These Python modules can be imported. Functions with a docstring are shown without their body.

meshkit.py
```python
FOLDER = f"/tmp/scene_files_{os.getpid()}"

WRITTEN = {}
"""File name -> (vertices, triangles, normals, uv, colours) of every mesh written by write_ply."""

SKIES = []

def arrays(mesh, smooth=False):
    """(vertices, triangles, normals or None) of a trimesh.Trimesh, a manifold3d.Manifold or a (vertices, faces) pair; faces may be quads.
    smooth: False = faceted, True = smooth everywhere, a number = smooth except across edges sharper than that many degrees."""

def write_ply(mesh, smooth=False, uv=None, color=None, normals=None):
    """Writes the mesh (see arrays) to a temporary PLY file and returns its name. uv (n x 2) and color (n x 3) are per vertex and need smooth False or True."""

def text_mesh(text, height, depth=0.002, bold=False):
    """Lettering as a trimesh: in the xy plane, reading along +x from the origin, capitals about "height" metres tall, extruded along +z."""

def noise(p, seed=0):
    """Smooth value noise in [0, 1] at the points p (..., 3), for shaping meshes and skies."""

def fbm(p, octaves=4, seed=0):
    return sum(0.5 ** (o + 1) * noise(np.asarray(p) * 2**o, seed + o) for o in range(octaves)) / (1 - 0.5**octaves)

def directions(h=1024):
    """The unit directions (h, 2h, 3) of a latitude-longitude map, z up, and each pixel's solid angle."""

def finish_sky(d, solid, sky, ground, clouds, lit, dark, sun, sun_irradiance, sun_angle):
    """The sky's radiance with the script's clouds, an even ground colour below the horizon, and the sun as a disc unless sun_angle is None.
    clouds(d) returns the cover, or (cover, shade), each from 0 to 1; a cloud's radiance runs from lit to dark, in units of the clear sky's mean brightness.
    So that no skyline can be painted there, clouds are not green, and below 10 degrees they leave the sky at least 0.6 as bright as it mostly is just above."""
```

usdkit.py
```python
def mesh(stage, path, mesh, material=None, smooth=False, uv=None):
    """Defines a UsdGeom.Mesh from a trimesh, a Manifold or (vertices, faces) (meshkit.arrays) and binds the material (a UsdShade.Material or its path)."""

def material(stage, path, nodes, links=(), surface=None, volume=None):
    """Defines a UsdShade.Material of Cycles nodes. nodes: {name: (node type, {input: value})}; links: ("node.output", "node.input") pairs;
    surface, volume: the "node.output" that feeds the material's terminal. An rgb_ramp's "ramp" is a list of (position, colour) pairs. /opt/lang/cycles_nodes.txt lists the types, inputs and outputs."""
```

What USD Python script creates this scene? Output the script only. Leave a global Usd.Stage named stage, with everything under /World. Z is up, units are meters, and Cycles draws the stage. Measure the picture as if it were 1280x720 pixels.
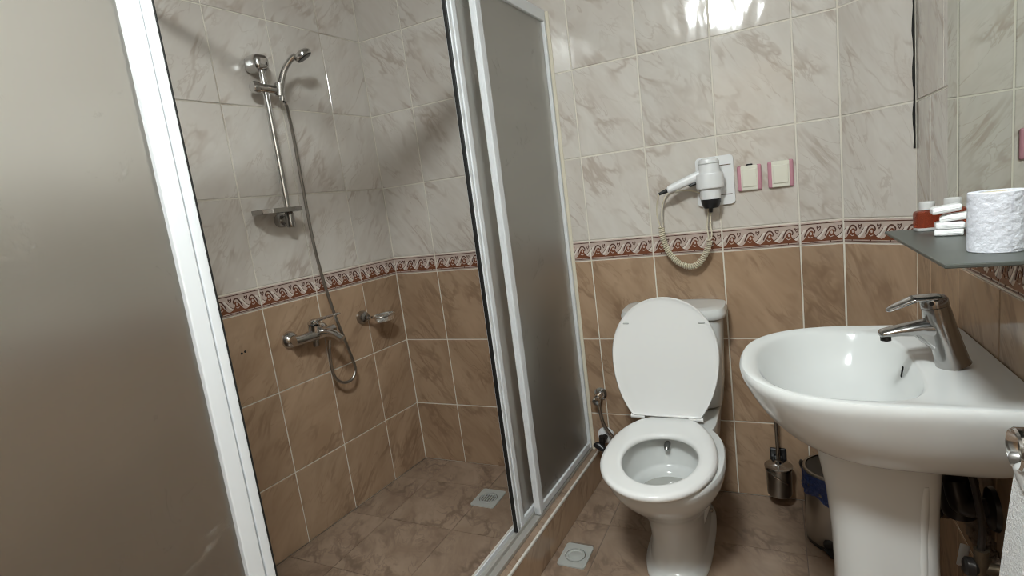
import math, random
import numpy as np, trimesh, manifold3d as m3
from shapely.geometry import Polygon, LineString, box as sbox, Point
from shapely.ops import unary_union
from shapely import affinity
import usdkit
from pxr import Usd, UsdGeom, UsdLux, UsdShade, Gf, Sdf, Vt

stage = Usd.Stage.CreateInMemory()
UsdGeom.SetStageUpAxis(stage, 'Z')
UsdGeom.SetStageMetersPerUnit(stage, 1.0)
stage.SetDefaultPrim(UsdGeom.Xform.Define(stage, '/World').GetPrim())
rng = random.Random(7)
PI = math.pi

# ---------------------------------------------------------------- camera, exposure, light
F, YAW, PITCH, ROLL = 675.98, .4615, .1577, -.1276
EYE = np.array([1.6566, -2.0987, 1.236])
EXPOSURE = 0.0
LAMP_AT, LAMP_POWER = (1.39, -1.97, 2.26), 182.0
LAMP_COLOR = (.925, 1.0, 1.0)
cyw, syw = math.cos(YAW), math.sin(YAW)
f0 = np.array([-syw, cyw, 0]); r0 = np.array([cyw, syw, 0]); u0 = np.array([0, 0, 1.])
fw = f0 * math.cos(PITCH) - u0 * math.sin(PITCH)
up1 = u0 * math.cos(PITCH) + f0 * math.sin(PITCH)
rt = r0 * math.cos(ROLL) + up1 * math.sin(ROLL)
up = up1 * math.cos(ROLL) - r0 * math.sin(ROLL)
cam = UsdGeom.Camera.Define(stage, '/World/camera')
cam.AddTransformOp().Set(Gf.Matrix4d(*rt, 0, *up, 0, *(-fw), 0, *EYE, 1))
cam.CreateHorizontalApertureAttr(36.0); cam.CreateVerticalApertureAttr(20.25)
cam.CreateFocalLengthAttr(36.0 * F / 1280)
cam.CreateClippingRangeAttr(Gf.Vec2f(.02, 100))
cam.CreateExposureAttr(EXPOSURE)

# ---------------------------------------------------------------- materials
UsdGeom.Scope.Define(stage, '/World/Looks')
M = {}

def mat(name, color, rough=.4, metal=0., bump=None, **kw):
    n = {'p': ('principled_bsdf', dict(base_color=color, roughness=rough, metallic=metal, **kw))}
    l = []
    if bump:                                     # (scale, distance)
        n['g'] = ('geometry', {}); n['n'] = ('noise_texture', dict(scale=bump[0], detail=3.))
        n['b'] = ('bump', dict(distance=bump[1], strength=1.))
        l = [('g.position', 'n.vector'), ('n.fac', 'b.height'), ('b.normal', 'p.normal')]
    M[name] = usdkit.material(stage, '/World/Looks/' + name, n, l, surface='p.BSDF')

def marble(name, c1, c2, vein, strength=.7, rough=.12, wave=.0012, tone=.05, thick=.05, floor=False, across=8., along=2.6):
    """glazed marble print: clouds and two families of long slanting veins, a slightly wavy glaze; object_info.random shifts the print from tile to tile"""
    d1, d2 = ((.8, .6, 0), (.6, -.8, 0)) if floor else ((.8, -.8, .62), (.6, -.6, -.8))
    n = {'g': ('geometry', {}), 'o': ('object_info', {}),
         'r1': ('math', dict(math_type='multiply', value2=37.)), 'r2': ('math', dict(math_type='multiply', value2=71.)), 'r3': ('math', dict(math_type='multiply', value2=53.)),
         'c': ('combine_xyz', {}), 'v': ('vector_math', dict(math_type='add')),
         'd1': ('vector_math', dict(math_type='dot_product', vector2=d1)), 'd2': ('vector_math', dict(math_type='dot_product', vector2=d2)),
         'u1': ('math', dict(math_type='multiply', value2=across)), 'u2': ('math', dict(math_type='multiply', value2=along)), 'cv': ('combine_xyz', {}),
         'n1': ('noise_texture', dict(scale=1., detail=4., roughness=.52, distortion=.35)),
         's1': ('math', dict(math_type='subtract', value2=.5)), 'a1': ('math', dict(math_type='absolute')),
         'm1': ('map_range', dict(range_type='smoothstep', from_min=0., from_max=thick, to_min=1., to_max=0., clamp=True)),
         'n2': ('noise_texture', dict(scale=2.1, detail=4., roughness=.55, distortion=.8)),
         's2': ('math', dict(math_type='subtract', value2=.46)), 'a2': ('math', dict(math_type='absolute')),
         'm2': ('map_range', dict(range_type='smoothstep', from_min=0., from_max=thick * .8, to_min=.6, to_max=0., clamp=True)),
         'mx': ('math', dict(math_type='maximum')),
         'n3': ('noise_texture', dict(scale=7., detail=2.)),
         'm3': ('map_range', dict(from_min=.42, from_max=.60, to_min=.1, to_max=1., clamp=True)),
         'k': ('math', dict(math_type='multiply')), 'k2': ('math', dict(math_type='multiply', value2=strength)),
         'n4': ('noise_texture', dict(scale=.9, detail=5., roughness=.62, distortion=.9)),
         'm4': ('map_range', dict(from_min=.34, from_max=.66, clamp=True)),
         'b1': ('mix_color', dict(a=c1, b=c2)), 'b2': ('mix_color', dict(b=vein)),
         't': ('map_range', dict(from_min=0., from_max=1., to_min=1. - tone, to_max=1. + tone)),
         'tm': ('vector_math', dict(math_type='scale')),
         'wv': ('vector_math', dict(math_type='multiply', vector2=(15., 15., 7.))),
         'n5': ('noise_texture', dict(scale=1., detail=2., roughness=.4)), 'bp': ('bump', dict(distance=wave, strength=1.)),
         'p': ('principled_bsdf', dict(roughness=rough))}
    l = [('o.random', 'r1.value1'), ('o.random', 'r2.value1'), ('o.random', 'r3.value1'), ('r1.value', 'c.x'), ('r2.value', 'c.y'), ('r3.value', 'c.z'),
         ('g.position', 'v.vector1'), ('c.vector', 'v.vector2'),
         ('v.vector', 'd1.vector1'), ('v.vector', 'd2.vector1'), ('d1.value', 'u1.value1'), ('d2.value', 'u2.value1'), ('u1.value', 'cv.x'), ('u2.value', 'cv.y'), ('r2.value', 'cv.z'),
         ('cv.vector', 'n1.vector'), ('n1.fac', 's1.value1'), ('s1.value', 'a1.value1'), ('a1.value', 'm1.value'),
         ('cv.vector', 'n2.vector'), ('n2.fac', 's2.value1'), ('s2.value', 'a2.value1'), ('a2.value', 'm2.value'),
         ('m1.result', 'mx.value1'), ('m2.result', 'mx.value2'), ('v.vector', 'n3.vector'), ('n3.fac', 'm3.value'),
         ('mx.value', 'k.value1'), ('m3.result', 'k.value2'), ('k.value', 'k2.value1'),
         ('cv.vector', 'n4.vector'), ('n4.fac', 'm4.value'), ('m4.result', 'b1.fac'), ('b1.result', 'b2.a'), ('k2.value', 'b2.fac'),
         ('o.random', 't.value'), ('b2.result', 'tm.vector1'), ('t.result', 'tm.scale'), ('tm.vector', 'p.base_color'),
         ('g.position', 'wv.vector1'), ('wv.vector', 'n5.vector'), ('n5.fac', 'bp.height'), ('bp.normal', 'p.normal')]
    M[name] = usdkit.material(stage, '/World/Looks/' + name, n, l, surface='p.BSDF')

marble('upper_tile', (.635, .602, .557), (.555, .508, .458), (.35, .272, .215), strength=.55, thick=.04, rough=.09, wave=.0026, tone=.04)
marble('lower_tile', (.43, .30, .20), (.33, .22, .14), (.17, .10, .06), strength=.5, thick=.05, rough=.12, wave=.0022, tone=.06)
marble('floor_tile', (.36, .265, .195), (.255, .178, .126), (.115, .072, .05), strength=.62, thick=.07, rough=.3, wave=.0005, tone=.05, floor=True, across=9., along=5.)
mat('border_ground', (.52, .42, .37), .18)
mat('border_brown', (.175, .062, .032), .2)
mat('border_dark', (.10, .045, .032), .25)
mat('border_white', (.68, .62, .57), .15)
M['grout'] = usdkit.material(stage, '/World/Looks/grout', {'g': ('geometry', {}), 'n': ('noise_texture', dict(scale=2.6, detail=5., roughness=.65)), 'm': ('map_range', dict(from_min=.47, from_max=.66, to_min=0., to_max=.75, clamp=True)),
    'c': ('mix_color', dict(a=(.68, .64, .56), b=(.24, .19, .14))), 'p': ('principled_bsdf', dict(roughness=.85))},
    [('g.position', 'n.vector'), ('n.fac', 'm.value'), ('m.result', 'c.fac'), ('c.result', 'p.base_color')], surface='p.BSDF')
M['grout_clean'] = usdkit.material(stage, '/World/Looks/grout_clean', {'p': ('principled_bsdf', dict(base_color=(.70, .66, .58), roughness=.8))}, [], surface='p.BSDF')
mat('grout_dark', (.19, .15, .12), .9)
mat('gap', (.012, .011, .01), .9)
mat('ceramic', (.66, .67, .66), .14)
mat('seat_plastic', (.80, .80, .79), .22)
mat('white_plastic', (.76, .765, .77), .3)
mat('cream_plastic', (.72, .70, .60), .35)
mat('cord_cream', (.66, .60, .46), .45)
mat('pink_plastic', (.52, .25, .305), .3)
mat('black_plastic', (.012, .012, .013), .35)
mat('grey_plastic', (.42, .43, .41), .45, bump=(60., .0008))
mat('water', (.40, .40, .37), .03)
mat('chrome', (.62, .61, .60), .11, 1.)
mat('chrome_worn', (.43, .42, .41), .17, 1., bump=(40., .0004))
mat('steel', (.40, .385, .36), .26, 1.)
mat('aluminium_white', (.67, .69, .71), .4)
mat('aluminium_grey', (.46, .44, .41), .38, .4)
mat('gasket', (.01, .01, .01), .5)
mat('edge_white', (.60, .57, .52), .55)
mat('sealant', (.64, .59, .48), .6)
mat('paper', (.60, .61, .66), .9, bump=(110., .003))
mat('soap_wrap', (.80, .80, .80), .25, bump=(150., .0015))
mat('towel', (.74, .74, .74), .95, bump=(260., .004))
mat('blue_bag', (.02, .045, .17), .3, bump=(70., .01))
mat('dark_metal', (.03, .026, .024), .35, .6)
mat('brass_old', (.09, .068, .045), .45, .8, bump=(120., .001))
mat('rubble', (.17, .12, .085), .95, bump=(60., .01))
mat('painted', (.40, .385, .365), .7)
mat('painted_grey', (.20, .19, .175), .7)
mat('wood_door', (.30, .19, .11), .5)
mat('dark_liquid', (.03, .012, .03), .15)
mat('shelf_glass_edge', (.05, .06, .055), .2)
mat('red_soap_liquid', (.42, .09, .045), .06, transmission_weight=.75, ior=1.33)
mat('clear_glass', (.86, .88, .87), .06, transmission_weight=.92, ior=1.45)
mat('clear_cap', (.70, .70, .69), .25, transmission_weight=.35, ior=1.45)
mat('smoked_glass', (.062, .068, .060), .4)
mat('mirror_silver', (.76, .80, .755), .008, 1.)
M['lamp_glow'] = usdkit.material(stage, '/World/Looks/lamp_glow', {'e': ('emission', dict(color=LAMP_COLOR, strength=LAMP_POWER))}, [], surface='e.emission')
# frosted acrylic: scatters light to both sides, dull sheen, faint soap scum
M['frosted'] = usdkit.material(stage, '/World/Looks/frosted', {
    'g': ('geometry', {}), 'n': ('noise_texture', dict(scale=900., detail=1.)), 'b': ('bump', dict(distance=.0004, strength=1.)),
    's': ('noise_texture', dict(scale=7., detail=6., roughness=.7, distortion=1.2)), 'sm': ('map_range', dict(from_min=.60, from_max=.78, to_min=0., to_max=.5, clamp=True)),
    'mc': ('mix_color', dict(a=(.38, .365, .33), b=(.62, .60, .56))),
    'd': ('diffuse_bsdf', {}), 't': ('translucent_bsdf', dict(color=(.50, .47, .42))),
    'rf': ('glass_bsdf', dict(color=(.985, .98, .965), roughness=.42, IOR=1.18)), 'gl': ('glossy_bsdf', dict(color=(.95, .95, .94), roughness=.3)),
    'm1': ('mix_closure', dict(fac=.30)), 'm2': ('mix_closure', {}), 'sk': ('map_range', dict(from_min=.60, from_max=.74, to_min=.895, to_max=.40, clamp=True)), 'm3': ('mix_closure', {}), 'fr': ('fresnel', dict(IOR=1.35))},
    [('g.position', 'n.vector'), ('n.fac', 'b.height'), ('g.position', 's.vector'), ('s.fac', 'sm.value'), ('sm.result', 'mc.fac'), ('mc.result', 'd.color'),
     ('fr.fac', 'm3.fac'), ('s.fac', 'sk.value'), ('sk.result', 'm2.fac'), ('b.normal', 'd.normal'), ('b.normal', 'gl.normal'),
     ('d.BSDF', 'm1.closure1'), ('t.BSDF', 'm1.closure2'), ('m1.closure', 'm2.closure1'), ('rf.BSDF', 'm2.closure2'),
     ('m2.closure', 'm3.closure1'), ('gl.BSDF', 'm3.closure2')], surface='m3.closure')

# ---------------------------------------------------------------- scene helpers
used = {}

def numbered(parent, name):
    k = (parent, name); i = used.get(k, 0); used[k] = i + 1
    return name if i == 0 else f'{name}_{i:03d}'

def ppath(parent):
    return '/World' if parent is None else str(parent.GetPath())

def obj(name, mesh, m, parent=None, smooth=35):
    p = ppath(parent)
    return usdkit.mesh(stage, f'{p}/{numbered(p, name)}', mesh, M[m], smooth=smooth).GetPrim()

def tag(o, label=None, cat=None, group=None, kind=None):
    for k, v in (('label', label), ('category', cat), ('group', group), ('kind', kind)):
        if v: o.SetCustomDataByKey(k, v)
    return o

def thing(name, label, cat, loc=(0, 0, 0), rotz=0., group=None, kind=None):
    x = UsdGeom.Xform.Define(stage, f"/World/{numbered('/World', name)}")
    if any(loc): x.AddTranslateOp().Set(Gf.Vec3d(*map(float, loc)))
    if rotz: x.AddRotateZOp().Set(float(rotz))
    return tag(x.GetPrim(), label, cat, group, kind)

def cat(*ms): return trimesh.util.concatenate([tm(m) for m in ms])

def tm(m):
    if isinstance(m, trimesh.Trimesh): return m
    if hasattr(m, 'to_mesh'):
        q = m.to_mesh(); return trimesh.Trimesh(q.vert_properties[:, :3], q.tri_verts, process=False)
    v, f = m; f = np.asarray(f)
    if f.shape[1] == 4: f = np.vstack([f[:, [0, 1, 2]], f[:, [0, 2, 3]]])
    return trimesh.Trimesh(np.asarray(v, float), f, process=False)

def loft(rings, cap0=True, cap1=True):
    """skin between closed rings of equal length"""
    R = [np.asarray(r, float) for r in rings]; n = len(R[0]); v = np.vstack(R); f = []
    for k in range(len(R) - 1):
        a, b = k * n, (k + 1) * n
        for i in range(n):
            j = (i + 1) % n
            f += [[a + i, a + j, b + j], [a + i, b + j, b + i]]
    for flag, k, rev in ((cap0, 0, True), (cap1, len(R) - 1, False)):
        if flag:
            c = len(v); v = np.vstack([v, R[k].mean(0)])
            for i in range(n):
                j = (i + 1) % n
                f.append([k * n + j, k * n + i, c] if rev else [k * n + i, k * n + j, c])
    t = trimesh.Trimesh(v, np.array(f), process=False)
    return t

def outward(t):
    if t.is_watertight and t.volume < 0: t.invert()
    return t

def catmull(pts, n=10):
    p = np.asarray(pts, float); p = np.vstack([2 * p[0] - p[1], p, 2 * p[-1] - p[-2]]); out = []
    for i in range(1, len(p) - 2):
        for t in np.linspace(0, 1, n, endpoint=False):
            out.append(.5 * (2 * p[i] + (p[i + 1] - p[i - 1]) * t + (2 * p[i - 1] - 5 * p[i] + 4 * p[i + 1] - p[i + 2]) * t * t + (3 * p[i] - p[i - 1] - 3 * p[i + 1] + p[i + 2]) * t ** 3))
    return np.array(out + [p[-2]])

def frames(p):
    t = np.gradient(p, axis=0); t /= np.linalg.norm(t, axis=1, keepdims=True)
    a = np.array([0, 0, 1.]) if abs(t[0][2]) < .9 else np.array([1., 0, 0])
    u = np.cross(t[0], a); u /= np.linalg.norm(u); U = []
    for i in range(len(p)):
        u = u - t[i] * (u @ t[i]); u /= np.linalg.norm(u); U.append(u)
    U = np.array(U); return t, U, np.cross(t, U)

def tube(pts, r, n=14, smooth_path=0):
    p = catmull(pts, smooth_path) if smooth_path else np.asarray(pts, float)
    t, U, V = frames(p); r = np.interp(np.linspace(0, 1, len(p)), np.linspace(0, 1, np.size(r)), np.atleast_1d(r)) if np.size(r) != len(p) else np.atleast_1d(r)
    a = np.linspace(0, 2 * PI, n, endpoint=False)
    return loft([p[i] + r[i] * (np.cos(a)[:, None] * U[i] + np.sin(a)[:, None] * V[i]) for i in range(len(p))])

def lathe(profile, n=40, center=(0, 0, 0), axis=(0, 0, 1)):
    """profile: (radius, height) pairs along axis"""
    ax = np.asarray(axis, float); ax /= np.linalg.norm(ax)
    a0 = np.array([0, 0, 1.]) if abs(ax[2]) < .9 else np.array([1., 0, 0])
    U = np.cross(a0, ax); U /= np.linalg.norm(U); V = np.cross(ax, U)
    a = np.linspace(0, 2 * PI, n, endpoint=False); c = np.asarray(center, float)
    return loft([c + ax * h + max(r, 1e-5) * (np.cos(a)[:, None] * U + np.sin(a)[:, None] * V) for r, h in profile])

def rbox(x0, x1, y0, y1, z0, z1, r=.004, seg=12):
    s = m3.Manifold.sphere(r, seg)
    return tm(m3.Manifold.batch_hull([s.translate((x, y, z)) for x in (x0 + r, x1 - r) for y in (y0 + r, y1 - r) for z in (z0 + r, z1 - r)]))

def hull(spheres, seg=20):
    return tm(m3.Manifold.batch_hull([m3.Manifold.sphere(1., seg).scale(tuple(np.broadcast_to(r, 3).astype(float))).translate(tuple(map(float, p))) for p, r in spheres]))

def mapped(mesh, fn):
    m = tm(mesh).copy(); m.vertices = fn(np.asarray(m.vertices)); return m

def superring(x0, x1, y0, y1, z, nx0=2.4, nx1=2.4, N=72):
    """closed ring; x below the centre uses exponent nx0, above nx1; x0..x1 by y0..y1"""
    a = np.linspace(0, 2 * PI, N, endpoint=False); c, s = np.cos(a), np.sin(a)
    out = np.zeros((N, 3))
    return out

# flat frames: wall frame (o origin, e along, n out of the wall), z up
class Frame:
    def __init__(s, o, e, n): s.o, s.e, s.n = np.array([*o, 0.]), np.array([*e, 0.]), np.array([*n, 0.])
    def __call__(s, d, h, z): return s.o + s.e * d + s.n * h + np.array([0, 0, z])
    def map(s, v): v = np.asarray(v, float); return s.o + v[:, :1] * s.e + v[:, 1:2] * s.n + v[:, 2:3] * np.array([0, 0, 1.])
    def mesh(s, m):
        t = mapped(m, s.map)
        if s.e[0] * s.n[1] - s.e[1] * s.n[0] < 0: t.invert()
        return t

SK = .0955
LEFT = Frame((0, 0), (-SK, -1), np.array([1, -SK]) / math.hypot(1, SK))     # d = -y
BACK = Frame((0, 0), (1, 0), (0, -1))                                      # d = x
KX, RX, KY = 1.864, 2.034, -.15
CL = math.hypot(RX - KX, KY)
CH = Frame((KX, 0), ((RX - KX) / CL, KY / CL), (KY / CL, -(RX - KX) / CL))   # the short slanting wall
RIGHT = Frame((RX, 0), (0, -1), (-1, 0))                                   # d = -y
FY = 2.75; CEIL = 2.35
ROWS = [0, .3005, .6302, .9599, 1.0412, 1.3709, 1.7006, 2.0303, CEIL]
G = .0048

# ---------------------------------------------------------------- tiles
def tile_mesh(d0, d1, z0, z1, h0=-.004, h1=0., c=.0016, tilt=0.):
    g = G / 2; d0 += g; d1 -= g; z0 += g; z1 -= g
    v = []
    for (i, h) in ((0, h0), (0, h1 - c), (c, h1)):
        v += [[d0 + i, h, z0 + i], [d1 - i, h, z0 + i], [d1 - i, h, z1 - i], [d0 + i, h, z1 - i]]
    if tilt:
        ta, tb = rng.uniform(-tilt, tilt), rng.uniform(-tilt, tilt)
        for p in v[4:]: p[1] += ta * (p[0] - (d0 + d1) / 2) / .125 + tb * (p[2] - (z0 + z1) / 2) / .165
    f = [[8, 9, 10], [8, 10, 11]]
    for a, b in ((0, 4), (4, 8)):
        for i in range(4):
            j = (i + 1) % 4; f += [[a + i, a + j, b + j], [a + i, b + j, b + i]]
    return trimesh.Trimesh(np.array(v), np.array(f), process=False)

def motif():
    """the border's running scroll over one period (0..1 by 0..1): brown, dark and white pieces"""
    cr = lambda pts, n=8: [tuple(p) for p in catmull(np.array(pts), n)]
    brown = Polygon(cr([(-.02, .17), (.14, .24), (.28, .40), (.40, .56), (.52, .62), (.62, .56), (.60, .46), (.66, .36), (.80, .24), (1.0, .17)]) + [(1.0, .13), (-.02, .13)]).buffer(0)
    eye = Point(.49, .49).buffer(.06)
    brown = brown.difference(affinity.scale(eye, 1, 1.2)).difference(LineString(cr([(.36, .36), (.44, .30), (.55, .33)])).buffer(.02))
    dark = unary_union([LineString(cr([(.18, .38), (.28, .58), (.42, .73), (.58, .73), (.68, .62), (.66, .52)])).buffer(.032),
                        LineString(cr([(.66, .30), (.80, .34), (.95, .46), (1.08, .62)])).buffer(.014)])
    hx, hy = .88, .70
    heart = Polygon(cr([(hx, hy - .13), (hx + .1, hy + .01), (hx + .09, hy + .10), (hx, hy + .06), (hx - .09, hy + .10), (hx - .1, hy + .01), (hx, hy - .13)]))
    dark = dark.union(heart.difference(affinity.scale(heart, .5, .5)))
    white = LineString(cr([(.62, .24), (.78, .25), (.95, .38), (1.12, .58), (1.22, .66)])).buffer(.05)
    tick = sbox(.42, .085, .46, .13)
    return brown, dark, white.difference(dark), tick

MOT = motif()

def border_polys(w, h):
    out = []
    for k in range(3):
        g = unary_union([affinity.translate(MOT[k], i, 0) for i in range(-1, 5)])
        if k == 1: g = unary_union([g] + [affinity.translate(MOT[3], i, 0) for i in range(4)] + [sbox(0, .055, 4, .085), sbox(0, .90, 4, .935)])
        out.append(affinity.scale(g, w / 4, h, origin=(0, 0)))
    out[2] = out[2].difference(out[0]); out[0] = out[0].difference(out[1])
    return out

BW, BH = .25 - G, ROWS[4] - ROWS[3] - G
BP = border_polys(BW, BH)

def extrude_wall(poly, h0, h1):
    """a polygon in (along, z) pushed out of the wall from h0 to h1"""
    ms = []
    for g in getattr(poly, 'geoms', [poly]):
        if g.is_empty or g.geom_type != 'Polygon' or g.area < 1e-7: continue
        ms.append(trimesh.creation.extrude_polygon(g, h1 - h0, engine='earcut'))
    if not ms: return None
    t = trimesh.util.concatenate(ms); v = t.vertices.copy()
    t.vertices = np.stack([v[:, 0], h0 + v[:, 2], v[:, 1]], 1)
    return t

def border_tile(fr, wall, d0, d1, full0):
    """full0: where the uncut tile would start"""
    t = obj('border_tile', fr.mesh(tile_mesh(d0, d1, ROWS[3], ROWS[4], h1=.001)), 'border_ground', wall, False)
    g = G / 2; clip = sbox(d0 + g + .001, ROWS[3] + g, d1 - g - .001, ROWS[4] - g)
    for nm, poly, mt, h in (('scroll', BP[0], 'border_brown', .0019), ('outline', BP[1], 'border_dark', .0021), ('swoosh', BP[2], 'border_white', .0020)):
        e = extrude_wall(affinity.translate(poly, full0 + g, ROWS[3] + g).intersection(clip), .0004, h)
        if e is not None: obj(nm, fr.mesh(e), mt, t, False)

def tiled_wall(name, label, fr, cols, grout_edges, upper_cols=None, grout='grout_clean'):
    w = thing(name, label, 'wall', kind='structure')
    a, b = grout_edges
    slab = trimesh.creation.box(bounds=[[a, -.08, 0], [b, -.0025, CEIL]])
    obj('grout', fr.mesh(slab), grout, w, False)
    for zi in range(len(ROWS) - 1):
        z0, z1 = ROWS[zi], ROWS[zi + 1]
        cc = upper_cols if (upper_cols and zi >= 5) else cols
        for i in range(len(cc) - 1):
            d0, d1 = cc[i], cc[i + 1]
            if zi == 3: border_tile(fr, w, d0, d1, d0 if d1 - d0 > .2 or i else d1 - .25)
            else: obj('tile', fr.mesh(tile_mesh(d0, d1, z0, z1, h1=rng.uniform(-.0003, .0003), tilt=.0006)), 'lower_tile' if zi < 3 else 'upper_tile', w, False)
    return w

lc = [0, .2246] + [.2246 + .25 * i for i in range(1, 11)]; lc[-1] = FY
bc = [0, .2354] + [.2354 + .25 * i for i in range(1, 7)] + [KX]
rc = [-KY, .302, .552, .806] + [1.056 + .25 * i for i in range(0, 7)]; rc[-1] = FY
ruc = [-KY, .43, .68] + [.93 + .25 * i for i in range(0, 8)]; ruc[-1] = FY
wl = tiled_wall('wall_left', 'shower wall tiled brown below and pale marble above a scroll border', LEFT, lc, (-.1, FY + .05), grout='grout')
tiled_wall('wall_back', 'tiled wall behind the toilet with scroll border band', BACK, bc, (-.1, KX + .02))
tiled_wall('wall_slant', 'narrow slanting tiled wall between back wall and mirror wall', CH, [0, CL], (-.0, CL))
wr = tiled_wall('wall_right', 'tiled wall carrying the mirror and the basin', RIGHT, rc, (-KY - .03, FY + .05), upper_cols=ruc)
# open joint where grout has fallen out of the right corner
crack = [CH.map(np.array([[CL - .0065 + .002 * math.sin(i * 1.7), .0012, z], [CL - .001, .0012, z], [CL - .001, .003, z], [CL - .0065 + .002 * math.sin(i * 1.7), .003, z]])) for i, z in enumerate(np.linspace(1.24, 1.66, 14))]
obj('open_joint', loft(crack), 'gap', wr, False)
for y, z in ((-.838, .822), (-.824, .825)):
    obj('drill_hole', lathe([(.0, -.001), (.0042, -.001), (.0042, .0016), (0, .0016)], 14, LEFT(-y, 0, z), LEFT.n), 'gap', wl)
wf = thing('wall_front', 'plain painted wall behind the camera', 'wall', kind='structure')
obj('plaster', trimesh.creation.box(bounds=[[-.4, -FY - .1, 0], [2.2, -FY, CEIL]]), 'painted_grey', wf, False)
obj('plaster', trimesh.creation.box(bounds=[[-.4, -FY - .0, 2.1], [2.2, -FY + .01, CEIL]]), 'painted_grey', wf, False)
d = thing('door_1', 'brown wooden bathroom door in the wall behind the camera', 'door', kind='structure')
obj('door_leaf', rbox(1.1, 1.9, -FY + .002, -FY + .045, .01, 2.03, .006), 'wood_door', d)
for x0, x1, z0, z1 in ((1.22, 1.78, .2, .95), (1.22, 1.78, 1.1, 1.85)): obj('door_panel', rbox(x0, x1, -FY + .04, -FY + .055, z0, z1, .006), 'wood_door', d)
obj('door_handle', tube([(1.18, -FY + .04, 1.03), (1.18, -FY + .09, 1.03), (1.28, -FY + .095, 1.03)], .009), 'chrome', d)
c = obj('ceiling', trimesh.creation.box(bounds=[[-.4, -FY - .1, CEIL], [2.2, .1, CEIL + .1]]), 'painted', None, False)
tag(c, 'plain white painted ceiling', 'ceiling', kind='structure')

# floor
fl = thing('floor', 'floor of brown veined marble tiles', 'floor', kind='structure')
obj('grout', trimesh.creation.box(bounds=[[-.4, -FY - .1, -.1], [2.2, .1, -.0022]]), 'grout_dark', fl, False)
EN = Frame((.935, 0), np.array([-.045, -1]) / math.hypot(1, .045), np.array([-1, .045]) / math.hypot(1, .045))   # d along the enclosure, second axis into the shower
def clip_floor(xs, ys, region):
    for i in range(len(xs) - 1):
        for j in range(len(ys) - 1):
            p = sbox(xs[i] + .0012, ys[j + 1] + .0012, xs[i + 1] - .0012, ys[j] - .0012).intersection(region)
            if p.is_empty or p.area < 2e-4 or p.geom_type != 'Polygon': continue
            q = p.simplify(.0001); t = trimesh.creation.extrude_polygon(q, .005, engine='earcut')
            ins = q.buffer(-.001)
            t.vertices[:, 2] += -.005 + rng.uniform(-.0003, .0003)
            obj('tile', t, 'floor_tile', fl, False)
e = lambda d_, v_: tuple(EN(d_, v_, 0)[:2])
shower_reg = Polygon([(0, 0), tuple(LEFT(FY, 0, 0)[:2]), e(FY, .112), e(0, .112)])
wc_reg = Polygon([e(0, 0), e(FY, 0), (RX, -FY), (RX, KY), (KX, 0)])
drain_s = Polygon([(.45, -.203), (.562, -.203), (.562, -.333), (.45, -.333)]); drain_w = Polygon([(.937, -.465), (1.036, -.465), (1.036, -.585), (.937, -.585)])
clip_floor([-.4, -.18, .145, .467, .792, 1.1], [.01, -.19, -.505, -.82, -1.135, -1.45, -1.765, -2.08, -2.4, -2.8], shower_reg.difference(affinity.scale(drain_s, .97, .97)))
clip_floor([.6, 1.053, 1.379, 1.705, 2.1], [.01, -.325, -.652, -.98, -1.305, -1.63, -1.955, -2.28, -2.8], wc_reg.difference(affinity.scale(drain_w, .97, .97)))

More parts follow.
